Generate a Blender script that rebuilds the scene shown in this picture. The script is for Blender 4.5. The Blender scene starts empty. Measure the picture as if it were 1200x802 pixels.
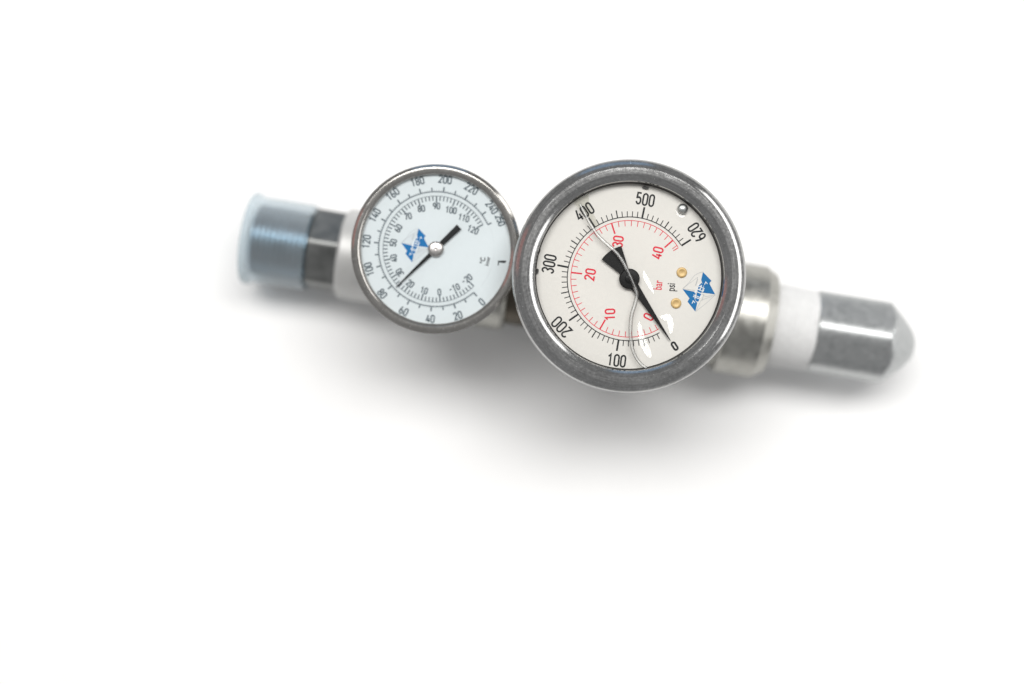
import bpy, bmesh, math, random
from mathutils import Vector, Matrix

random.seed(7)
R = math.radians
SC = bpy.context.scene
COL = SC.collection
MM = 0.001

# ------------------------------------------------------------------ camera
CAM_H = 0.493
FOCAL = 50.0
cam = bpy.data.cameras.new('camera')
cam.lens = FOCAL
cam.sensor_width = 36.0
cam.clip_start = 0.01
cam.clip_end = 20.0
cam.dof.use_dof = True
cam.dof.focus_distance = 0.4205
cam.dof.aperture_fstop = 2.8
cam.dof.aperture_blades = 0
cam_ob = bpy.data.objects.new('camera', cam)
cam_ob.location = (0, 0, CAM_H)
COL.objects.link(cam_ob)
SC.camera = cam_ob

# ------------------------------------------------------------------ world and studio lamps
world = bpy.data.worlds.new('World')
SC.world = world
world.use_nodes = True
bg = world.node_tree.nodes['Background']
bg.inputs['Color'].default_value = (0.985, 0.99, 1.0, 1)
bg.inputs['Strength'].default_value = 0.30


def area(name, azimuth, zenith, dist, sx, sy, power, color, target=(0.01, 0.0, 0.03)):
    l = bpy.data.lights.new(name, 'AREA')
    l.shape = 'RECTANGLE'
    l.size = sx
    l.size_y = sy
    l.energy = power
    l.color = color
    o = bpy.data.objects.new(name, l)
    d = Vector((math.sin(R(zenith)) * math.cos(R(azimuth)), math.sin(R(zenith)) * math.sin(R(azimuth)), math.cos(R(zenith))))
    o.location = Vector(target) + d * dist
    o.rotation_euler = (-d).to_track_quat('-Z', 'Y').to_euler()
    COL.objects.link(o)
    return o


area('softbox_above', 88, 23, 1.5, 1.60, 0.46, 26.5, (1.0, 0.988, 0.972), (-0.02, -0.03, 0.03))
area('softbox_side', 8, 69, 1.3, 1.9, 0.32, 6.5, (1.0, 0.99, 0.98))
area('red_bounce', 163, 74, 1.1, 0.45, 0.30, 0.12, (1.0, 0.16, 0.10))  # weak added lamp, stands in for a red thing mirrored in the bezel
area('blue_bounce', 92, 78, 1.1, 0.7, 0.25, 0.22, (0.22, 0.55, 1.0))  # weak added lamp for blue reflections on the bezel edges

SC.view_settings.view_transform = 'Standard'
SC.view_settings.look = 'None'
SC.view_settings.exposure = 0.0
SC.view_settings.gamma = 1.0
SC.render.engine = 'CYCLES'
SC.cycles.use_denoising = True
SC.cycles.max_bounces = 12
SC.cycles.transparent_max_bounces = 16
SC.cycles.caustics_refractive = True

# ------------------------------------------------------------------ materials


def new_mat(name):
    m = bpy.data.materials.new(name)
    m.use_nodes = True
    nt = m.node_tree
    b = nt.nodes['Principled BSDF']
    return m, nt, b


def noise(nt, scale, detail=3.0, rough=0.55, stretch=None):
    tc = nt.nodes.new('ShaderNodeTexCoord')
    n = nt.nodes.new('ShaderNodeTexNoise')
    n.inputs['Scale'].default_value = scale
    n.inputs['Detail'].default_value = detail
    n.inputs['Roughness'].default_value = rough
    if stretch:
        mp = nt.nodes.new('ShaderNodeMapping')
        mp.inputs['Scale'].default_value = stretch
        nt.links.new(tc.outputs['Object'], mp.inputs['Vector'])
        nt.links.new(mp.outputs['Vector'], n.inputs['Vector'])
    else:
        nt.links.new(tc.outputs['Object'], n.inputs['Vector'])
    return n.outputs['Fac']


def ramp(nt, fac, stops):
    r = nt.nodes.new('ShaderNodeValToRGB')
    e = r.color_ramp.elements
    while len(e) < len(stops):
        e.new(0.5)
    for i, (p, c) in enumerate(stops):
        e[i].position = p
        e[i].color = (*c, 1) if len(c) == 3 else c
    nt.links.new(fac, r.inputs['Fac'])
    return r.outputs['Color']


def bump(nt, b, fac, strength, dist):
    n = nt.nodes.new('ShaderNodeBump')
    n.inputs['Strength'].default_value = strength
    n.inputs['Distance'].default_value = dist
    nt.links.new(fac, n.inputs['Height'])
    nt.links.new(n.outputs['Normal'], b.inputs['Normal'])
    return n


def metal(name, c0, c1, scale, r0, r1, bump_s=0.0, bump_d=0.0001, stretch=None, bump_scale=None, metallic=1.0):
    m, nt, b = new_mat(name)
    f = noise(nt, scale, 4.0, 0.6, stretch)
    col = ramp(nt, f, [(0.3, c0), (0.7, c1)])
    nt.links.new(col, b.inputs['Base Color'])
    rr = ramp(nt, f, [(0.3, (r0,) * 3), (0.7, (r1,) * 3)])
    nt.links.new(rr, b.inputs['Roughness'])
    b.inputs['Metallic'].default_value = metallic
    if bump_s:
        bump(nt, b, noise(nt, bump_scale or scale, 3.0, 0.6, stretch), bump_s, bump_d)
    return m


def plain(name, color, rough=0.5, metallic=0.0, var=0.06, scale=300, spec=0.5):
    m, nt, b = new_mat(name)
    f = noise(nt, scale)
    lo = tuple(max(0, c * (1 - var)) for c in color)
    hi = tuple(min(1, c * (1 + var)) for c in color)
    nt.links.new(ramp(nt, f, [(0.3, lo), (0.7, hi)]), b.inputs['Base Color'])
    b.inputs['Roughness'].default_value = rough
    b.inputs['Metallic'].default_value = metallic
    b.inputs['Specular IOR Level'].default_value = spec
    return m


def clear_sheet(name, tint, ior=1.45, rough=0.0):
    """thin clear pane: what is behind shows straight through, the surface mirrors by Fresnel"""
    m = bpy.data.materials.new(name)
    m.use_nodes = True
    nt = m.node_tree
    nt.nodes.remove(nt.nodes['Principled BSDF'])
    out = nt.nodes['Material Output']
    tr = nt.nodes.new('ShaderNodeBsdfTransparent')
    tr.inputs['Color'].default_value = (*tint, 1)
    gl = nt.nodes.new('ShaderNodeBsdfGlossy')
    gl.inputs['Roughness'].default_value = rough
    fr = nt.nodes.new('ShaderNodeFresnel')
    fr.inputs['IOR'].default_value = ior
    mx = nt.nodes.new('ShaderNodeMixShader')
    nt.links.new(fr.outputs['Fac'], mx.inputs['Fac'])
    nt.links.new(tr.outputs['BSDF'], mx.inputs[1])
    nt.links.new(gl.outputs['BSDF'], mx.inputs[2])
    nt.links.new(mx.outputs['Shader'], out.inputs['Surface'])
    return m


M = {}
M['table'] = plain('white_paper', (0.86, 0.86, 0.855), 0.65, var=0.01, scale=40, spec=0.2)


def stainless(name, c0, c1, r0, r1):
    """worn stainless with fine pits and pale specks"""
    m, nt, b = new_mat(name)
    f = noise(nt, 1100, 5.0, 0.65)
    tc = nt.nodes.new('ShaderNodeTexCoord')
    sx = nt.nodes.new('ShaderNodeSeparateXYZ')
    nt.links.new(tc.outputs['Object'], sx.inputs[0])

    def mth(op, a, b=None):
        n = nt.nodes.new('ShaderNodeMath')
        n.operation = op
        for k, q in enumerate((a, b)):
            if q is None:
                continue
            if isinstance(q, (int, float)):
                n.inputs[k].default_value = q
            else:
                nt.links.new(q, n.inputs[k])
        return n.outputs[0]
    rad = mth('SQRT', mth('ADD', mth('MULTIPLY', sx.outputs[0], sx.outputs[0]), mth('MULTIPLY', sx.outputs[1], sx.outputs[1])))
    ang = mth('ARCTAN2', sx.outputs[1], sx.outputs[0])
    cv = nt.nodes.new('ShaderNodeCombineXYZ')
    nt.links.new(mth('MULTIPLY', rad, 2600.0), cv.inputs[0])
    nt.links.new(mth('MULTIPLY', ang, 4.0), cv.inputs[1])
    br = nt.nodes.new('ShaderNodeTexNoise')
    br.inputs['Scale'].default_value = 1.0
    br.inputs['Detail'].default_value = 3.0
    nt.links.new(cv.outputs[0], br.inputs['Vector'])
    big_n = noise(nt, 60, 3.0, 0.6)
    f = mth('ADD', mth('MULTIPLY', f, 0.40), mth('ADD', mth('MULTIPLY', br.outputs['Fac'], 0.30), mth('MULTIPLY', big_n, 0.30)))
    col = ramp(nt, f, [(0.38, c0), (0.62, c1)])
    sp = noise(nt, 1500, 2.0, 0.5)
    spf = ramp(nt, sp, [(0.69, (0, 0, 0)), (0.74, (1, 1, 1))])
    mx = nt.nodes.new('ShaderNodeMix')
    mx.data_type = 'RGBA'
    nt.links.new(spf, mx.inputs['Factor'])
    nt.links.new(col, mx.inputs['A'])
    mx.inputs['B'].default_value = (0.85, 0.84, 0.82, 1)
    nt.links.new(mx.outputs['Result'], b.inputs['Base Color'])
    nt.links.new(ramp(nt, f, [(0.38, (r0,) * 3), (0.62, (r1,) * 3)]), b.inputs['Roughness'])
    b.inputs['Metallic'].default_value = 1.0
    bump(nt, b, noise(nt, 900, 4.0, 0.6), 0.03, 0.0002)
    return m


M['bezel'] = stainless('stainless_bezel', (0.36, 0.36, 0.355), (0.54, 0.54, 0.535), 0.13, 0.22)
M['ring'] = stainless('satin_stainless', (0.43, 0.415, 0.39), (0.53, 0.515, 0.49), 0.12, 0.18)
M['case'] = metal('case_stainless', (0.62, 0.61, 0.59), (0.72, 0.71, 0.69), 200, 0.22, 0.32)
M['nickel'] = metal('nickel_plate', (0.33, 0.325, 0.30), (0.46, 0.455, 0.425), 260, 0.34, 0.46, 0.15, 0.0002)
M['zinc'] = metal('galvanised_zinc', (0.42, 0.435, 0.435), (0.54, 0.55, 0.55), 620, 0.38, 0.48, 0.10, 0.0002, bump_scale=1100)
M['dark_steel'] = metal('dark_steel', (0.18, 0.185, 0.18), (0.26, 0.265, 0.26), 260, 0.38, 0.5, 0.2, 0.0002)
M['thread'] = metal('thread_steel', (0.17, 0.25, 0.31), (0.25, 0.33, 0.39), 260, 0.3, 0.42)
M['brass'] = metal('shaded_brass', (0.075, 0.066, 0.052), (0.115, 0.10, 0.08), 200, 0.35, 0.45)  # base darkened to stand for the shade between the gauges
M['rivet'] = metal('brass_rivet', (0.50, 0.33, 0.13), (0.60, 0.42, 0.19), 900, 0.35, 0.5, metallic=0.2)
M['collar'] = plain('pale_collar', (0.50, 0.50, 0.49), 0.45, 0.3, var=0.03)
M['tape'] = plain('ptfe_tape', (0.68, 0.68, 0.675), 0.6, var=0.05, scale=500)
M['dial'] = plain('dial_cream', (0.69, 0.67, 0.637), 0.5, var=0.012, scale=900, spec=0.2)
M['dial_cool'] = plain('dial_cool', (0.635, 0.66, 0.668), 0.5, var=0.01, scale=600, spec=0.2)
M['black_ink'] = plain('black_ink', (0.018, 0.020, 0.021), 0.55, spec=0.2)
M['grey_ink'] = plain('grey_ink', (0.10, 0.12, 0.135), 0.55, spec=0.2)
M['faint_ink'] = plain('faint_ink', (0.42, 0.43, 0.44), 0.55, spec=0.2)
M['pale_ink'] = plain('pale_ink', (0.60, 0.62, 0.63), 0.55, spec=0.2)
M['red_ink'] = plain('red_ink', (0.66, 0.035, 0.06), 0.55, spec=0.2)
M['blue_ink'] = plain('blue_ink', (0.007, 0.14, 0.36), 0.55, spec=0.2)
M['white_ink'] = plain('white_ink', (0.74, 0.76, 0.77), 0.55, spec=0.2)
M['pointer'] = plain('pointer_black', (0.008, 0.008, 0.008), 0.4, var=0.3, scale=1500, spec=0.18)
M['rubber'] = plain('black_rubber', (0.02, 0.019, 0.018), 0.5)
M['hub'] = metal('hub_steel', (0.50, 0.48, 0.46), (0.62, 0.60, 0.58), 500, 0.25, 0.38)
M['lens'] = clear_sheet('clear_lens', (0.975, 0.98, 0.975), 1.28)
M['pane'] = clear_sheet('clear_pane', (0.965, 0.985, 0.99), 1.30, 0.03)
M['film'] = clear_sheet('refraction_band', (0.93, 0.93, 0.915), 1.05)  # grey tint imitates a refracted strip
M['liquid'] = clear_sheet('clear_glint', (0.99, 0.99, 0.985), 1.55, 0.09)


def make_glass():
    """edge of the filling liquid: clear in the middle, dark where it curves away"""
    m = bpy.data.materials.new('meniscus')
    m.use_nodes = True
    nt = m.node_tree
    nt.nodes.remove(nt.nodes['Principled BSDF'])
    out = nt.nodes['Material Output']
    tr = nt.nodes.new('ShaderNodeBsdfTransparent')
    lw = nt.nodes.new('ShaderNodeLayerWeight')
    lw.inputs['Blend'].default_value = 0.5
    nt.links.new(ramp(nt, lw.outputs['Facing'], [(0.0, (1.0, 1.0, 1.0)), (0.36, (0.97, 0.97, 0.96)), (0.58, (0.05, 0.05, 0.05)), (0.95, (0.25, 0.25, 0.25))]), tr.inputs['Color'])  # dark internal reflection at the edges is put into the tint
    gl = nt.nodes.new('ShaderNodeBsdfGlossy')
    gl.inputs['Roughness'].default_value = 0.34
    mx = nt.nodes.new('ShaderNodeMixShader')
    mx.inputs['Fac'].default_value = 0.28
    nt.links.new(tr.outputs['BSDF'], mx.inputs[1])
    nt.links.new(gl.outputs['BSDF'], mx.inputs[2])
    nt.links.new(mx.outputs['Shader'], out.inputs['Surface'])
    return m


M['glass'] = make_glass()


def make_cap():
    """milky translucent blue vinyl"""
    m = bpy.data.materials.new('translucent_vinyl')
    m.use_nodes = True
    nt = m.node_tree
    b = nt.nodes['Principled BSDF']
    out = nt.nodes['Material Output']
    f = noise(nt, 120)
    nt.links.new(ramp(nt, f, [(0.3, (0.66, 0.72, 0.745)), (0.7, (0.71, 0.76, 0.785))]), b.inputs['Base Color'])
    b.inputs['Roughness'].default_value = 0.22
    tr = nt.nodes.new('ShaderNodeBsdfTransparent')
    tr.inputs['Color'].default_value = (0.85, 0.91, 0.94, 1)
    lw = nt.nodes.new('ShaderNodeLayerWeight')
    lw.inputs['Blend'].default_value = 0.35
    mr = nt.nodes.new('ShaderNodeMapRange')
    mr.inputs['To Min'].default_value = 0.15
    mr.inputs['To Max'].default_value = 0.85
    nt.links.new(lw.outputs['Facing'], mr.inputs['Value'])
    mx = nt.nodes.new('ShaderNodeMixShader')
    nt.links.new(mr.outputs['Result'], mx.inputs['Fac'])
    nt.links.new(tr.outputs['BSDF'], mx.inputs[1])
    nt.links.new(b.outputs['BSDF'], mx.inputs[2])
    nt.links.new(mx.outputs['Shader'], out.inputs['Surface'])
    return m


M['cap'] = make_cap()

# ------------------------------------------------------------------ mesh helpers (all lengths in mm)


class MB:
    def __init__(self):
        self.v = []
        self.f = []

    def add(self, verts, faces):
        n = len(self.v)
        self.v += [tuple(p) for p in verts]
        self.f += [tuple(i + n for i in f) for f in faces]
        return self

    def build(self, name, mat, parent=None, smooth=True, angle=35):
        me = bpy.data.meshes.new(name)
        me.from_pydata([tuple(c * MM for c in p) for p in self.v], [], self.f)
        bm = bmesh.new()
        bm.from_mesh(me)
        bmesh.ops.recalc_face_normals(bm, faces=bm.faces) if smooth else None
        for f in bm.faces:
            f.smooth = smooth
        if smooth:
            for e in bm.edges:
                if len(e.link_faces) == 2 and e.calc_face_angle(0) > R(angle):
                    e.smooth = False
        bm.to_mesh(me)
        bm.free()
        me.materials.append(mat)
        o = bpy.data.objects.new(name, me)
        COL.objects.link(o)
        if parent:
            o.parent = parent
        return o


def lathe_z(mb, prof, n=128, closed=False):
    """prof: list of (r, z) revolved about z"""
    v, f = [], []
    for (r, z) in prof:
        for k in range(n):
            a = 2 * math.pi * k / n
            v.append((r * math.cos(a), r * math.sin(a), z))
    m = len(prof)
    rng = range(m) if closed else range(m - 1)
    for i in rng:
        j = (i + 1) % m
        for k in range(n):
            k2 = (k + 1) % n
            f.append((i * n + k, i * n + k2, j * n + k2, j * n + k))
    if not closed:
        if prof[0][0] > 1e-6:
            f.append(tuple(range(n)))
        if prof[-1][0] > 1e-6:
            f.append(tuple((m - 1) * n + k for k in range(n)))
    return mb.add(v, f)


def lathe_x(mb, prof, n=96, rfun=None, caps=True):
    """prof: list of (s, r) revolved about x at height AX; rfun(s, r, a) may reshape the radius"""
    v, f = [], []
    for (s, r) in prof:
        for k in range(n):
            a = 2 * math.pi * k / n
            q = rfun(s, r, a) if rfun else r
            v.append((s, q * math.cos(a), q * math.sin(a)))
    m = len(prof)
    for i in range(m - 1):
        for k in range(n):
            k2 = (k + 1) % n
            f.append((i * n + k, i * n + k2, (i + 1) * n + k2, (i + 1) * n + k))
    if caps:
        f.append(tuple(range(n)))
        f.append(tuple((m - 1) * n + k for k in range(n)))
    return mb.add(v, f)


def disc(mb, r, z, n=96, cx=0, cy=0):
    return mb.add([(cx + r * math.cos(2 * math.pi * k / n), cy + r * math.sin(2 * math.pi * k / n), z) for k in range(n)], [tuple(range(n))])


def ribbon(mb, pts, w, z, closed=False):
    """flat stroke of width w along 2-D points"""
    P = [Vector(p) for p in pts]
    n = len(P)
    L, Rr = [], []
    for i in range(n):
        if closed:
            a, b = P[i - 1], P[(i + 1) % n]
        else:
            a, b = P[max(i - 1, 0)], P[min(i + 1, n - 1)]
        d0 = (P[i] - a)
        d1 = (b - P[i])
        if d0.length < 1e-9:
            d0 = d1
        if d1.length < 1e-9:
            d1 = d0
        d0.normalize()
        d1.normalize()
        t = d0 + d1
        if t.length < 1e-6:
            t = d0
        t.normalize()
        nrm = Vector((-t.y, t.x))
        c = max(0.45, nrm.dot(Vector((-d0.y, d0.x))))
        L.append(P[i] + nrm * (w / 2 / c))
        Rr.append(P[i] - nrm * (w / 2 / c))
    v = [(p.x, p.y, z) for p in L] + [(p.x, p.y, z) for p in Rr]
    f = []
    for i in range(n if closed else n - 1):
        j = (i + 1) % n
        f.append((i, n + i, n + j, j))
    return mb.add(v, f)


def arc(cx, cy, rx, ry, a0, a1, n):
    return [(cx + rx * math.cos(R(a0 + (a1 - a0) * i / n)), cy + ry * math.sin(R(a0 + (a1 - a0) * i / n))) for i in range(n + 1)]


# condensed engraved-style digits in a box 0.46 wide, 1 high: list of (points, closed)
W = 0.44
H2 = W / 2
GL = {
    '0': [(arc(H2, 1 - H2, H2, H2, 0, 180, 8) + arc(H2, H2, H2, H2, 180, 360, 8), True)],
    '1': [([(0.02, 0.78), (0.24, 1.0), (0.24, 0.0)], False)],
    '2': [(arc(H2, 1 - H2, H2, H2, 175, -25, 8) + [(0.02, 0.03), (W, 0.03)], False)],
    '3': [(arc(H2, 0.77, H2, 0.23, 165, -75, 8) + arc(H2, 0.26, H2, 0.26, 75, -165, 9), False)],
    '4': [([(0.34, 0.0), (0.34, 0.6)], False), ([(0.24, 1.0), (0.0, 0.25), (W + 0.04, 0.25)], False)],
    '5': [([(W - 0.02, 1.0), (0.05, 1.0), (0.03, 0.56)] + arc(H2, 0.32, H2, 0.30, 125, -165, 9), False)],
    '6': [(arc(H2, 0.27, H2, 0.27, 90, 450, 14), True), ([(0.0, 0.27), (0.02, 0.6), (0.2, 1.0)], False)],
    '7': [([(0.0, 1.0), (W, 1.0), (0.12, 0.0)], False)],
    '8': [(arc(H2, 0.76, H2 * 0.9, 0.24, -90, 270, 12), True), (arc(H2, 0.26, H2, 0.26, 90, 450, 12), True)],
    '9': [(arc(H2, 0.73, H2, 0.27, 90, 450, 14), True), ([(W, 0.73), (W - 0.02, 0.4), (0.22, 0.0)], False)],
    '-': [([(0.02, 0.5), (0.4, 0.5)], False)],
}


def number(mb, txt, cx, cy, rot, h, w, z, gap=0.24, sx=1.0):
    """digits of height h centred at (cx, cy), baseline turned by rot degrees"""
    adv = W * sx + gap
    tot = adv * len(txt) - gap
    ca, sa = math.cos(R(rot)), math.sin(R(rot))
    for i, ch in enumerate(txt):
        for pts, cl in GL[ch]:
            q = []
            for (x, y) in pts:
                X = (x * sx + i * adv - tot / 2) * h
                Y = (y - 0.5) * h
                q.append((cx + X * ca - Y * sa, cy + X * sa + Y * ca))
            ribbon(mb, q, w, z, cl)
    return mb


def letters(mb, txt, cx, cy, rot, size, z, sx=0.7, bold=0.0):
    """flat letters from Blender's own font, centred at (cx, cy)"""
    cu = bpy.data.curves.new('lettering', 'FONT')
    cu.body = txt
    cu.align_x = 'CENTER'
    cu.align_y = 'CENTER'
    cu.resolution_u = 3
    cu.offset = bold
    ob = bpy.data.objects.new('lettering', cu)
    COL.objects.link(ob)
    dg = bpy.context.evaluated_depsgraph_get()
    me = bpy.data.meshes.new_from_object(ob.evaluated_get(dg))
    ca, sa = math.cos(R(rot)), math.sin(R(rot))
    v = []
    for p in me.vertices:
        X, Y = p.co.x * size * sx, p.co.y * size
        v.append((cx + X * ca - Y * sa, cy + X * sa + Y * ca, z))
    mb.add(v, [tuple(p.vertices) for p in me.polygons])
    bpy.data.objects.remove(ob)
    bpy.data.curves.remove(cu)
    bpy.data.meshes.remove(me)
    return mb


def prism(mb, pts, z0, z1):
    n = len(pts)
    v = [(x, y, z0) for x, y in pts] + [(x, y, z1) for x, y in pts]
    f = [tuple(range(n)), tuple(range(n, 2 * n))]
    for i in range(n):
        j = (i + 1) % n
        f.append((i, j, n + j, n + i))
    return mb.add(v, f)


def tube(mb, pts, rad, n=12, flat=1.0):
    """round tube through 3-D points; rad a number or list"""
    P = [Vector(p) for p in pts]
    m = len(P)
    v, f = [], []
    for i in range(m):
        t = (P[min(i + 1, m - 1)] - P[max(i - 1, 0)]).normalized()
        up = Vector((0, 0, 1))
        sd = t.cross(up).normalized()
        up = sd.cross(t)
        r = rad[i] if isinstance(rad, (list, tuple)) else rad
        for k in range(n):
            a = 2 * math.pi * k / n
            v.append(P[i] + sd * (r * math.cos(a)) + up * (r * flat * math.sin(a)))
    for i in range(m - 1):
        for k in range(n):
            k2 = (k + 1) % n
            f.append((i * n + k, i * n + k2, (i + 1) * n + k2, (i + 1) * n + k))
    f.append(tuple(range(n)))
    f.append(tuple((m - 1) * n + k for k in range(n)))
    return mb.add(v, f)


def spline(pts, k=8):
    """Catmull-Rom through points"""
    P = [Vector(p) for p in pts]
    P = [P[0] * 2 - P[1]] + P + [P[-1] * 2 - P[-2]]
    out = []
    for i in range(1, len(P) - 2):
        for j in range(k):
            t = j / k
            a, b, c, d = P[i - 1], P[i], P[i + 1], P[i + 2]
            out.append(0.5 * ((2 * b) + (c - a) * t + (2 * a - 5 * b + 4 * c - d) * t * t + (3 * b - a - 3 * c + d) * t ** 3))
    out.append(P[-2])
    return out


# ------------------------------------------------------------------ the surface
tb = MB()
tb.add([(-1500, -1500, 0), (1500, -1500, 0), (1500, 1500, 0), (-1500, 1500, 0)], [(0, 1, 2, 3)])
table = tb.build('tabletop', M['table'], smooth=False)
table['kind'] = 'structure'

# ------------------------------------------------------------------ the gauge assembly: one thing screwed together
KPX = 36.0 / FOCAL / 1200.0       # metres per photo pixel per metre of distance


def world_at(px, py, z):
    d = CAM_H - z
    return Vector(((px - 600) * KPX * d, (401 - py) * KPX * d, z))


AXIS_Z = 0.0190
YAW = R(-9.45)
PITCH = R(1.1)                     # the capped left end sits a little lower
root = bpy.data.objects.new('gauge_assembly', None)
COL.objects.link(root)
P0 = world_at(600, 329.5, AXIS_Z)
root.location = (P0.x, P0.y, 0)
root.rotation_euler = (0, 0, YAW)
root['label'] = 'two round dial gauges on a metal pipe fitting with hex plug and blue cap'
root['category'] = 'pressure gauge'
ROOT_M = Matrix.Translation(root.location) @ Matrix.Rotation(YAW, 4, 'Z')
PIPE_M = Matrix.Translation((0, 0, AXIS_Z - 0.0014)) @ Matrix.Rotation(-PITCH, 4, 'Y')


def pipe_part(mb, name, mat, parent=None, **k):
    o = mb.build(name, mat, parent or root, **k)
    if parent is None:
        o.matrix_local = PIPE_M
    return o


HEXROT = R(-7)


def hexr(a, flat, p=26.0):
    """rounded hexagon with one corner up (towards +z), radius at angle a measured y->z"""
    s = 0.0
    for k in range(6):
        c = math.cos(a - (math.pi / 2 + math.pi / 6 + HEXROT + k * math.pi / 3))
        if c > 0:
            s += (c / flat) ** p
    return s ** (-1.0 / p)


# hex plug with a domed end
prof = [(100.2, 11.0), (100.2, 12.6), (101.0, 14.2), (101.9, 15.8)]
prof += [(101.9 + (122.5 - 101.9) * i / 8, 15.8) for i in range(1, 9)]
cone = spline([(p[0], p[1], 0) for p in ((122.6, 15.8), (125.4, 13.6), (128.2, 11.2), (131.0, 8.6), (133.4, 5.9), (134.7, 3.8), (135.2, 1.2))], 4)
prof += [(p.x, p.y) for p in cone]
plug = pipe_part(lathe_x(MB(), prof, 240, lambda s, r, a: min(hexr(a, 13.1, 10.5), r) ), 'hex_plug', M['zinc'], angle=50)

# white thread tape: overlapping wraps following the thread
prof = [(84.6, 11.5)]
s = 85.0
i = 0
while s < 99.4:
    base = 13.75 - 0.03 * (s - 84)
    prof += [(s, base + 0.02), (s + 0.5, base + 0.22), (s + 1.1, base + 0.24), (s + 1.3, base - 0.40)]
    s += 1.6
    i += 1
prof += [(100.9, 13.3), (101.0, 11.5)]
wob = [random.uniform(-0.07, 0.07) for _ in range(24)]


def tape_r(s, r, a):
    k = a / (2 * math.pi) * 24
    i0 = int(k) % 24
    w = wob[i0] * (1 - k % 1) + wob[(i0 + 1) % 24] * (k % 1)
    return r + w * 0.6 + 0.03 * math.sin(7 * a + 3 * s)


tape = pipe_part(lathe_x(MB(), prof, 120, tape_r), 'thread_tape', M['tape'], angle=60)

# nickel collar on the tee's right mouth
prof = [(69.8, 15.0), (69.8, 17.9), (70.6, 18.7), (83.0, 18.7), (83.1, 18.5), (85.9, 16.9), (86.5, 16.6), (86.6, 13.0), (84.0, 12.6)]
pipe_part(lathe_x(MB(), prof, 128), 'collar', M['nickel'], angle=28)
# tee body under the large gauge
prof = [(12, 11.5), (12, 15.8), (13, 16.6), (69.7, 16.6), (69.7, 12)]
tee = lathe_x(MB(), prof, 96)
pipe_part(tee, 'tee_body', M['nickel'])
# short brass nipple between the two fittings
pipe_part(lathe_x(MB(), [(-0.4, 9.5), (-0.4, 14.4), (11.9, 14.4), (11.9, 9.5)], 72), 'brass_nipple', M['brass'])
# body under the small gauge
prof = [(-40, 12), (-40, 15.2), (-39, 16.0), (-11, 16.0), (-10.5, 16.8), (-1.6, 16.8), (-0.5, 15.6), (-0.5, 11)]
pipe_part(lathe_x(MB(), prof, 96), 'pipe_body', M['nickel'])
# pale round collar left of the small gauge
prof = [(-57.5, 11), (-57.5, 14.2), (-56.6, 15.1), (-41.0, 15.1), (-40.1, 14.4), (-40.1, 11)]
pipe_part(lathe_x(MB(), prof, 96), 'sleeve', M['collar'])
# dark hex nut with the nipple thread that runs on under the cap
prof = [(-68.3, 9.0), (-68.3, 12.0), (-67.3, 13.9), (-66.4, 15.2), (-58.0, 15.2), (-57.6, 14.4), (-57.6, 10)]
nut = pipe_part(lathe_x(MB(), prof, 240, lambda s, r, a: min(hexr(a, 12.5), r)), 'hex_nut', M['dark_steel'], angle=50)
prof = [(-87.3, 6.0), (-87.3, 10.0)]
s = -86.8
while s < -69.6:
    prof += [(s, 10.6), (s + 0.55, 12.1), (s + 0.9, 12.1), (s + 1.45, 10.6)]
    s += 1.8
prof += [(-68.4, 10.6), (-68.4, 6)]
pipe_part(lathe_x(MB(), prof, 96), 'male_thread', M['thread'], angle=20)
# soft translucent cap pushed over thread and nut
prof = [(-68.7, 13.7), (-68.4, 14.05), (-68.8, 14.4), (-85.8, 14.4), (-86.8, 14.8), (-87.4, 15.4), (-88.9, 15.5), (-89.4, 15.0), (-89.4, 12.9), (-88.8, 12.4), (-88.5, 6.0), (-88.5, 0.05)]
cap = lathe_x(MB(), prof, 96, caps=False)
o = pipe_part(cap, 'end_cap', M['cap'], angle=60)
o['label'] = 'translucent pale blue plastic thread cap with a flared rim'

# ------------------------------------------------------------------ gauges


class Gauge:
    """frame of a gauge: origin at the middle of its front, z along its axis towards the viewer"""

    def __init__(self, px, py, z, base_px, base_py):
        self.c = world_at(px, py, z)
        b = world_at(base_px, base_py, AXIS_Z)
        lean = R(-1.4)             # tilt set so the flat rims do not mirror the upper softbox
        self.ax = Vector((math.sin(lean) * 0.16, math.sin(lean), math.cos(lean)))
        x = Vector((1, 0, 0))
        x = (x - self.ax * x.dot(self.ax)).normalized()
        y = self.ax.cross(x)
        self.mat = Matrix((x, y, self.ax)).transposed().to_4x4()
        self.mat.translation = self.c
        self.inv = self.mat.inverted()
        self.len = (self.c - b).length / MM

    def place(self, o):
        o.matrix_local = ROOT_M.inverted() @ self.mat

    def at(self, px, py, z=0.0):
        """point of the plane local z (mm) seen at this photo pixel, in local mm"""
        o = self.inv @ Vector((0, 0, CAM_H))
        t = self.inv @ world_at(px, py, 0.0)
        d = t - o
        k = (z * MM - o.z) / d.z
        p = o + d * k
        return Vector((p.x / MM, p.y / MM))


LOGO = {
    'low': [(450, 342), (608, 376), (596, 415), (590, 450), (604, 486), (622, 500), (600, 605), (508, 488), (524, 457), (531, 450)],
    'up': [(690, 140), (790, 245), (770, 262), (768, 282), (832, 402), (682, 382), (690, 340), (702, 300), (676, 262), (668, 230)],
    'band': [(612, 486), (598, 462), (640, 300), (672, 268), (700, 290), (655, 440), (636, 486)],
}
LOGO_LINES = [[(450, 338), (520, 270), (588, 182), (640, 152), (690, 138)], [(452, 334), (628, 200), (600, 300)], [(455, 338), (612, 360)],
              [(832, 408), (720, 430), (680, 400)], [(832, 410), (735, 500), (605, 604)], [(610, 590), (668, 470), (800, 425)]]


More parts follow.
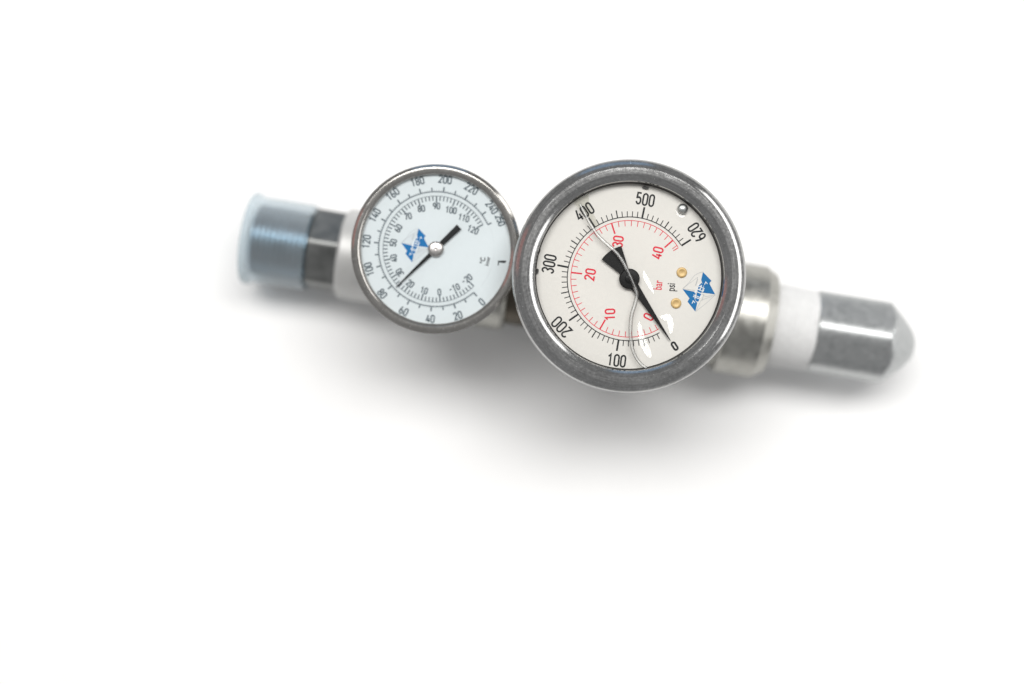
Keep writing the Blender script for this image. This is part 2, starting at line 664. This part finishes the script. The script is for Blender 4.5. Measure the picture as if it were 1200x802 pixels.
def logo(g, parent, to_local, zb, sc):
    mb = MB()
    for k in ('low', 'up', 'band'):
        pts = [to_local(*p) for p in LOGO[k]]
        mb.add([(p[0], p[1], zb) for p in pts], [tuple(range(len(pts)))])
    em = mb.build('emblem', M['blue_ink'], parent, smooth=False)
    ln = MB()
    for l in LOGO_LINES:
        ribbon(ln, [to_local(*p) for p in l], 0.11 * sc, zb)
    for (x, y, q) in ((618, 258, 68), (688, 440, 68)):
        p = to_local(x, y)
        ribbon(ln, [(p[0] - 0.3 * sc, p[1] - 1.0 * sc), (p[0] + 0.3 * sc, p[1] + 1.0 * sc)], 0.16 * sc, zb + 0.004)
    ln.build('emblem_outline', M['faint_ink'], parent, smooth=False)
    tx = MB()
    p = to_local(648, 375)
    letters(tx, 'ILTEF', p[0], p[1], 68, 3.3 * sc, zb + 0.02, 0.56, 0.012)
    for (x, y) in ((722, 268), (575, 490)):
        p = to_local(x, y)
        ribbon(tx, [(p[0] - 0.35 * sc, p[1] - 0.5 * sc), (p[0], p[1] + 0.3 * sc), (p[0] + 0.5 * sc, p[1] - 0.3 * sc)], 0.22 * sc, zb + 0.02)
    tx.build('emblem_lettering', M['white_ink'], parent, smooth=False)


# ---------------- the large liquid-filled pressure gauge
G = Gauge(738.2, 323.6, 0.0763, 719.7, 349.0)
zb0 = -G.len
prof = [(0.05, -31.0), (30.0, -31.0), (31.6, -30.2), (32.2, -28.6), (32.2, -7.6), (30.0, -7.4), (29.6, -6.6), (0.05, -6.6)]
case = lathe_z(MB(), prof, 160)
# connection stem down to the tee
lathe_z(case, [(7.0, zb0 + 8), (7.0, zb0 + 17), (10.5, zb0 + 17.3), (10.5, -31.6), (9.5, -31.1)], 6)
big = case.build('pressure_gauge', M['case'], root)
G.place(big)
big['label'] = 'larger round pressure gauge with cream dial, black and red scales and a wide steel bezel'

KD = 0.2525                        # mm per photo pixel on the dial
ZD = -5.0                          # dial plane
# bezel: a domed bayonet ring
prof = []
R0, R1 = 27.95, 34.1


def slope(r):
    """tangent of the bezel's fall at radius r: gently crowned top between two dished shoulders"""
    def sm(x):
        x = min(1, max(0, x))
        return x * x * (3 - 2 * x)
    s = -0.028 * (r - 30.9)
    if r > 31.75:
        s -= 0.44 + 0.21 * (r - 31.75)
    if r < 30.0:
        s += 0.44 + 0.22 * (30.0 - r)
    return s


zz, NS = 0.0, 64
zs = [0.0]
for t in range(NS):
    r = R0 + (R1 - R0) * (t + 0.5) / NS
    zs.append(zs[-1] + slope(r) * (R1 - R0) / NS)
zm = max(zs)
prof = [(R0 + (R1 - R0) * t / NS, zs[t] - zm) for t in range(NS + 1)]
ze = prof[-1][1]
prof += [(34.3, ze - 0.35), (34.4, ze - 0.8), (34.4, -6.6), (34.6, -7.2), (34.6, -8.6), (34.2, -9.0), (32.3, -9.0), (32.3, -7.0), (28.5, -5.6), (27.85, -4.6), (27.75, -2.0)]
bez = lathe_z(MB(), prof, 220, closed=True).build('bezel', M['bezel'], big, angle=18)
gk = lathe_z(MB(), [(27.68, -2.0), (28.2, -1.95), (28.2, -4.8), (27.4, -4.8), (27.4, -4.2), (27.68, -3.9)], 160, closed=True).build('gasket', M['rubber'], big)
# dial and its print
dial = disc(MB(), 28.15, ZD, 160).build('dial', M['dial'], big, smooth=False)
O = G.at(737.2, 327.0, ZD)


def pol(a, r):
    return (O.x + r * math.cos(R(a)), O.y + r * math.sin(R(a)))


ZP = ZD + 0.03
A600 = 32.4
blk = MB()
a_psi = lambda p: A600 + (600 - p) * 0.456
RB = 72.6 * KD
ribbon(blk, [pol(a_psi(p), RB) for p in range(14, 601, 4)], 0.28, ZP)
for p in range(20, 601, 10):
    a = a_psi(p)
    if p % 100 == 0:
        ribbon(blk, [pol(a, RB), pol(a, RB + 13.2 * KD)], 0.55, ZP + 0.01)
    elif p % 50 == 0:
        ribbon(blk, [pol(a, RB), pol(a, RB + 9.0 * KD)], 0.34, ZP + 0.01)
    else:
        ribbon(blk, [pol(a, RB), pol(a, RB + 6.7 * KD)], 0.25, ZP + 0.01)
blk.build('black_scale', M['black_ink'], big, smooth=False)
num = MB()
for txt, px, py, rot in (('500', 756.2, 234.0, -10), ('400', 684.8, 248.2, 33), ('300', 643.5, 309.5, 79), ('200', 658.2, 383.4, 134),
                         ('100', 722.6, 422.6, -7), ('620', 816.5, 272.5, 123)):
    p = G.at(px, py, ZP)
    number(num, txt, p.x, p.y, rot, 13.2 * KD, 0.50, ZP + 0.02, gap=0.20 if txt != '620' else 0.17, sx=0.86 if txt != '200' else 1.0)
p = G.at(790.6, 405.8, ZP)
number(num, '0', p.x, p.y, 33, 9.6 * KD, 0.58, ZP + 0.02)
num.build('black_numerals', M['black_ink'], big, smooth=False)
red = MB()
RR = 68.4 * KD
a_bar = lambda b: a_psi(b * 14.504)
ribbon(red, [pol(a_bar(b / 4), RR) for b in range(3, 166)], 0.20, ZP)
for b in range(1, 42):
    a = a_bar(b)
    L = 13.0 if b % 10 == 0 else 6.6
    ribbon(red, [pol(a, RR), pol(a, RR - L * KD)], 0.46 if b % 10 == 0 else 0.21, ZP + 0.01)
ribbon(red, [pol(a_bar(41.37), RR), pol(a_bar(41.37), RR - 7 * KD)], 0.24, ZP + 0.01)
red.build('red_scale', M['red_ink'], big, smooth=False)
rn = MB()
for txt, px, py, rot in (('10', 715.0, 368.8, 92), ('20', 691.5, 322.0, 80), ('30', 724.2, 283.5, 82), ('40', 770.5, 296.5, 76), ('0', 760.0, 371.5, 62)):
    p = G.at(px, py, ZP)
    number(rn, txt, p.x, p.y, rot, 11.0 * KD, 0.48, ZP + 0.02, gap=0.22)
p = G.at(771.5, 334.5, ZP)
letters(rn, 'bar', p.x, p.y, 84, 3.6, ZP + 0.02, 0.60, 0.01)
rn.build('red_numerals', M['red_ink'], big, smooth=False)
un = MB()
p = G.at(786.8, 336.8, ZP)
letters(un, 'psi', p.x, p.y, 86, 3.4, ZP + 0.02, 0.66, 0.012)
un.build('unit_mark', M['black_ink'], big, smooth=False)
logo(G, big, lambda x, y: tuple(G.at(755 + x * 0.0998, 305 + y * 0.0998, ZP)), ZP + 0.01, 1.0)


def rivet(px, py, r):
    p = G.at(px, py, ZP)
    mb = MB()
    lathe_z(mb, [(r, ZD), (r, ZD + 0.3), (r * 0.93, ZD + 0.42), (r * 0.6, ZD + 0.47), (r * 0.5, ZD + 0.40), (0.02, ZD + 0.42)], 32)
    mb.v = [(x + p.x, y + p.y, z) for x, y, z in mb.v]
    o = mb.build('dial_rivet', M['rivet'], big, angle=60)
    s = MB()
    q = [(x + p.x + 0.05, y + p.y - 0.05) for x, y in ((-0.55, -0.12), (0.55, -0.12), (0.55, 0.12), (-0.55, 0.12))]
    return o


rivet(798.9, 319.6, 1.55)
rivet(792.2, 355.6, 1.55)

# pointer: fan tail, tapering needle, round boss
ang = -56.3
dv = Vector((math.cos(R(ang)), math.sin(R(ang))))
nv = Vector((-dv.y, dv.x))
tipL = 87.0 * KD


def ptr(l, w):
    return (O.x + dv.x * l + nv.x * w, O.y + dv.y * l + nv.y * w)


pts = [ptr(tipL, -0.10), ptr(tipL, 0.10), ptr(6, 1.15), ptr(2, 1.45), ptr(-2.2, 1.35)]
fan = [(O.x + 10.0 * math.cos(R(a)), O.y + 10.0 * math.sin(R(a))) for a in (104, 109, 115, 120, 125, 130, 135, 140, 145)]
pts += [(ptr(-2.2, -1.35)), ptr(2, -1.45), ptr(6, -1.15)]
mb = MB()
needle = [ptr(tipL, -0.09), ptr(tipL, 0.09), ptr(6, 1.05), ptr(1, 1.40), ptr(-2.0, 1.25)] + fan + [ptr(-2.0, -1.25), ptr(1, -1.40), ptr(6, -1.05)]
prism(mb, needle, ZD + 0.75, ZD + 1.15)
mb.build('pointer', M['pointer'], big, angle=30)
mb = MB()
lathe_z(mb, [(3.0, ZD + 0.1), (3.0, ZD + 1.7), (2.7, ZD + 2.0), (1.4, ZD + 2.1), (1.3, ZD + 2.3), (0.9, ZD + 2.45), (0.02, ZD + 2.5)], 48)
mb.v = [(x + O.x, y + O.y, z) for x, y, z in mb.v]
mb.build('pointer_boss', M['pointer'], big, angle=35)

# scraps of sealing rubber showing at the rim of the dial
for (px, py, w, h, rot) in ((756.4, 220.4, 2.4, 0.9, -12), (631.6, 295.0, 0.9, 2.3, -22), (629.4, 318.0, 0.9, 1.8, -12)):
    p = G.at(px, py, ZD)
    q = []
    for k in range(9):
        a = 2 * math.pi * k / 9
        rr = random.uniform(0.75, 1.1) * 0.5
        x, y = w * rr * math.cos(a), h * rr * math.sin(a)
        q.append((p.x + x * math.cos(R(rot)) - y * math.sin(R(rot)), p.y + x * math.sin(R(rot)) + y * math.cos(R(rot))))
    prism(MB(), q, ZD + 0.04, ZD + 0.7).build('rubber_scrap', M['rubber'], big)

# filling stub with its bubble near the end of the scale
p = G.at(800.0, 245.0, ZD + 1)
mb = MB()
lathe_z(mb, [(1.5, ZD), (1.6, ZD + 0.8), (1.45, ZD + 1.3), (1.0, ZD + 1.7), (0.02, ZD + 1.85)], 32)
mb.v = [(x + p.x, y + p.y, z) for x, y, z in mb.v]
mb.build('stop_pin', M['zinc'], big, angle=60)

# the liquid's edge: a curved meniscus under the lens
men = [(679.5, 239.5), (686, 252), (693.5, 265.5), (702, 277.5), (712, 287), (722, 296), (730, 307), (737, 321), (743.5, 336), (746.2, 346), (744, 357),
       (740.6, 368), (738.9, 382), (739.2, 398), (741.8, 411), (746.5, 421), (752, 427.5), (757.5, 431.5)]
zt = -2.75
mp = spline([(*G.at(x, y, zt), zt) for x, y in men], 6)
rad = [0.40 + 0.16 * math.sin(math.pi * i / (len(mp) - 1)) for i in range(len(mp))]
tube(MB(), mp, rad, 16, 1.1).build('liquid_edge', M['glass'], big, angle=80)

# grey sheet put in for the refracted strip, and facets shaped as glare arcs
q = [tuple(G.at(x, y, -4.1)) for x, y in ((671.5, 236.2), (681, 231), (690, 227.4), (690.3, 240), (696, 252), (702.5, 264), (695.5, 268), (688, 256.5), (680, 246))]
prism(MB(), q, -4.3, -4.1).build('refraction_band', M['film'], big, smooth=False)
half = (Vector((math.sin(R(23)) * math.cos(R(88)), math.sin(R(23)) * math.sin(R(88)), math.cos(R(23)))) + Vector((-0.08, -0.03, 1.0)).normalized()).normalized()
hl = (G.inv.to_3x3() @ half).normalized()


def glint(outline, zc):  # added facet in the outline of a glint, tilted to mirror the softbox
    ex = outline[-2:] + outline + outline[:2]
    sm = spline([(x, y, 0) for x, y in ex], 4)[8:8 + 4 * len(outline)]
    q = [G.at(p.x, p.y, zc) for p in sm]
    c = sum(q, Vector((0, 0))) / len(q)
    v, f = [], []
    n = len(q)
    for k, (sc, up) in enumerate(((1.0, 0.0), (0.8, 0.012), (0.5, 0.022), (0.2, 0.026))):
        for p in q:
            o = (p - c) * sc
            v.append((c.x + o.x, c.y + o.y, zc + 1.1 * up - (o.x * hl.x + o.y * hl.y) / hl.z))
    for k in range(3):
        for i in range(n):
            j = (i + 1) % n
            f.append((k * n + i, k * n + j, (k + 1) * n + j, (k + 1) * n + i))
    f.append(tuple(3 * n + i for i in range(n)))
    mb = MB().add(v, f)
    return mb.build('liquid_glint', M['liquid'], big, angle=80)


glint([(753.5, 318), (756, 319), (760, 326), (764, 335), (766.5, 344.5), (763, 341), (757.5, 333), (754, 325)], -3.2)
glint([(748.5, 378.5), (751, 379), (753, 388), (757, 400), (762, 410), (763.5, 417), (760.5, 419), (755, 414), (750.5, 404), (748, 391)], -3.4)
glint([(791.5, 247.5), (793.5, 246.5), (795.5, 249.8), (798.5, 252), (802, 252.6), (801, 254.6), (797, 254.8), (793.3, 252)], -3.6)  # caustic glow beside the pin, put in as a crescent facet
glint([(773, 371.5), (779, 369), (784.5, 368.5), (787.5, 373), (789.2, 381), (788.2, 388), (785, 391), (783, 385), (781.5, 377), (776, 372.5)], -3.4)

# lens
lens = disc(MB(), 27.9, -2.1, 128).build('lens', M['lens'], big, smooth=False)

# ---------------- the small thermometer
T = Gauge(510.3, 292.0, 0.0605, 518.5, 315.5)
KS = 0.2605
zt0 = -T.len
prof = [(0.05, -15.5), (21.0, -15.5), (24.2, -14.8), (25.6, -13.4), (25.8, -12.0), (25.8, -3.2), (24.0, -2.2), (24.0, -3.0), (0.05, -3.0)]
case = lathe_z(MB(), prof, 160)
lathe_z(case, [(6.0, zt0 + 9), (6.0, zt0 + 17), (9.0, zt0 + 17.2), (9.0, -15.9), (8.4, -15.6)], 6)
small = case.build('thermometer', M['case'], root)
T.place(small)
small['label'] = 'smaller round dial thermometer with white face, thin steel rim and silver pointer boss'
prof = [(22.75, -1.9), (22.77, -1.2), (22.9, -0.97), (23.6, -0.52), (23.66, -0.47), (24.1, -0.44), (24.5, -0.43), (24.85, -0.46), (24.9, -0.49), (25.68, -1.05), (25.84, -1.2), (25.9, -1.5), (25.9, -3.4), (25.6, -3.7), (24.8, -3.6), (22.95, -2.6)]
lathe_z(MB(), prof, 200, closed=True).build('rim', M['ring'], small, angle=18)
ZT = -2.35
disc(MB(), 23.4, ZT, 160).build('dial', M['dial_cool'], small, smooth=False)
OT = T.at(510.9, 292.2, ZT)


def polt(a, r):
    return (OT.x + r * math.cos(R(a)), OT.y + r * math.sin(R(a)))


zp = ZT + 0.03
a_f = lambda f: 311.0 - f * 1.143
a_c = lambda c: a_f(c * 1.8 + 32)
fs = MB()
RF = 67.2 * KS
ribbon(fs, [polt(a_f(f), RF) for f in range(0, 251, 2)], 0.30, zp)
for f in range(0, 251, 2):
    a = a_f(f)
    if f % 20 == 0:
        ribbon(fs, [polt(a, RF), polt(a, RF + 6.0 * KS)], 0.46, zp + 0.01)
    elif f % 10 == 0:
        ribbon(fs, [polt(a, RF), polt(a, RF + 4.8 * KS)], 0.42, zp + 0.01)
    else:
        ribbon(fs, [polt(a, RF), polt(a, RF + 1.8 * KS)], 0.16, zp + 0.01)
for f in range(0, 241, 20):
    a = a_f(f)
    rr = 82.0 * KS
    q = polt(a, rr)
    aa = a % 360
    rot = aa - 90 if aa < 215 or aa > 340 else aa + 90
    number(fs, str(f), q[0], q[1], rot, 8.2 * KS, 0.42, zp + 0.02, gap=0.22)
q = polt(a_f(250) - 1.0, 82.5 * KS)
number(fs, '250', q[0], q[1], a_f(250) - 92, 7.4 * KS, 0.40, zp + 0.02, gap=0.17)
fs.build('outer_scale', M['grey_ink'], small, smooth=False)
ci = MB()
RC = 62.2 * KS
ribbon(ci, [polt(a_c(-20 + i), RC) for i in range(0, 141)], 0.16, zp)
for c in range(-20, 121, 2):
    a = a_c(c)
    L = 8.0 if c % 10 == 0 else 5.4
    ribbon(ci, [polt(a, RC), polt(a, RC - L * KS)], 0.42 if c % 10 == 0 else 0.36, zp + 0.01)
for c in range(-20, 121, 10):
    a = a_c(c)
    q = polt(a, 50.5 * KS if c < 100 else 49.0 * KS)
    aa = a % 360
    rot = (aa - 90 if aa < 215 or aa > 340 else aa + 90) * 1.0
    rot = {-20: 36, -10: 22}.get(c, rot)
    if aa < 150:
        rot = (aa - 90) * 0.35
    number(ci, str(c), q[0], q[1], rot, 6.8 * KS, 0.38, zp + 0.02, gap=0.22)
ci.build('inner_scale', M['grey_ink'], small, smooth=False)
rg = MB()
ribbon(rg, [polt(a, 68.4 * KS) for a in range(-46, 27, 2)], 0.22, zp)
ribbon(rg, [polt(a, 64.6 * KS) for a in range(26, 316, 2)], 0.16, zp)
rg.build('dial_ring', M['pale_ink'], small, smooth=False)
un = MB()
p = T.at(566.0, 305.5, zp)
letters(un, '°C', p.x, p.y, 84, 2.2, zp, 0.8, 0.03)
p = T.at(571.5, 306.5, zp)
letters(un, 'inner', p.x, p.y, 76, 1.7, zp, 0.8, 0.02)
p = T.at(588.5, 308.5, zp)
ribbon(un, [(p.x - 1.3, p.y + 0.45), (p.x + 1.2, p.y + 0.55)], 0.5, zp)
ribbon(un, [(p.x - 1.0, p.y + 0.6), (p.x - 1.25, p.y - 0.7)], 0.35, zp)
ribbon(un, [(p.x - 0.6, p.y + 0.35), (p.x + 0.9, p.y + 0.2)], 0.4, zp + 0.01)
un.build('unit_mark', M['black_ink'], small, smooth=False)


def small_logo(x, y):
    u, v = (x - 450) / 380.0, (y - 140) / 465.0
    return tuple(T.at(470.3 + u * 32.0, 268.0 + v * 39.5, zp))


logo(T, small, small_logo, zp + 0.01, 0.84)
# grey half-tone fields of the emblem
ft = MB()
for pts in ([(452, 336), (560, 235), (640, 175), (684, 150), (664, 240), (640, 300), (608, 370)], [(826, 412), (740, 480), (630, 570), (640, 500), (676, 395)]):
    q = [small_logo(*p) for p in pts]
    ft.add([(a, b, zp) for a, b in q], [tuple(range(len(q)))])
ft.build('emblem_tint', M['pale_ink'], small, smooth=False)

# pointer with square tail and a silver boss
tip = T.at(464.2, 336.6, ZT + 0.8)
tail = T.at(538.0, 266.0, ZT + 0.8)
d = (tip - OT).normalized()
n = Vector((-d.y, d.x))
lt = (tip - OT).length
d2 = (tail - OT).normalized()
n2 = Vector((-d2.y, d2.x))
l2 = (tail - OT).length
needle = [OT + d * lt + n * 0.12, OT + d * lt - n * 0.12, OT + d * 2 - n * 0.62, OT - n * 0.62 + d * 0.5, OT + d2 * 2 + n2 * 0.75, OT + d2 * l2 + n2 * 0.98, OT + d2 * l2 - n2 * 0.98,
          OT + d2 * 2 - n2 * 0.75, OT + n * 0.62 + d * 0.5, OT + d * 2 + n * 0.62]
prism(MB(), [tuple(p) for p in needle], ZT + 0.55, ZT + 0.8).build('pointer', M['pointer'], small)
mb = MB()
lathe_z(mb, [(2.3, ZT + 0.1), (2.4, ZT + 0.9), (2.25, ZT + 1.2), (1.6, ZT + 1.45), (0.5, ZT + 1.5), (0.4, ZT + 1.35), (0.02, ZT + 1.3)], 48)
mb.v = [(x + OT.x, y + OT.y, z) for x, y, z in mb.v]
mb.build('pointer_boss', M['hub'], small, angle=50)
disc(MB(), 23.2, -1.35, 128).build('lens', M['pane'], small, smooth=False)
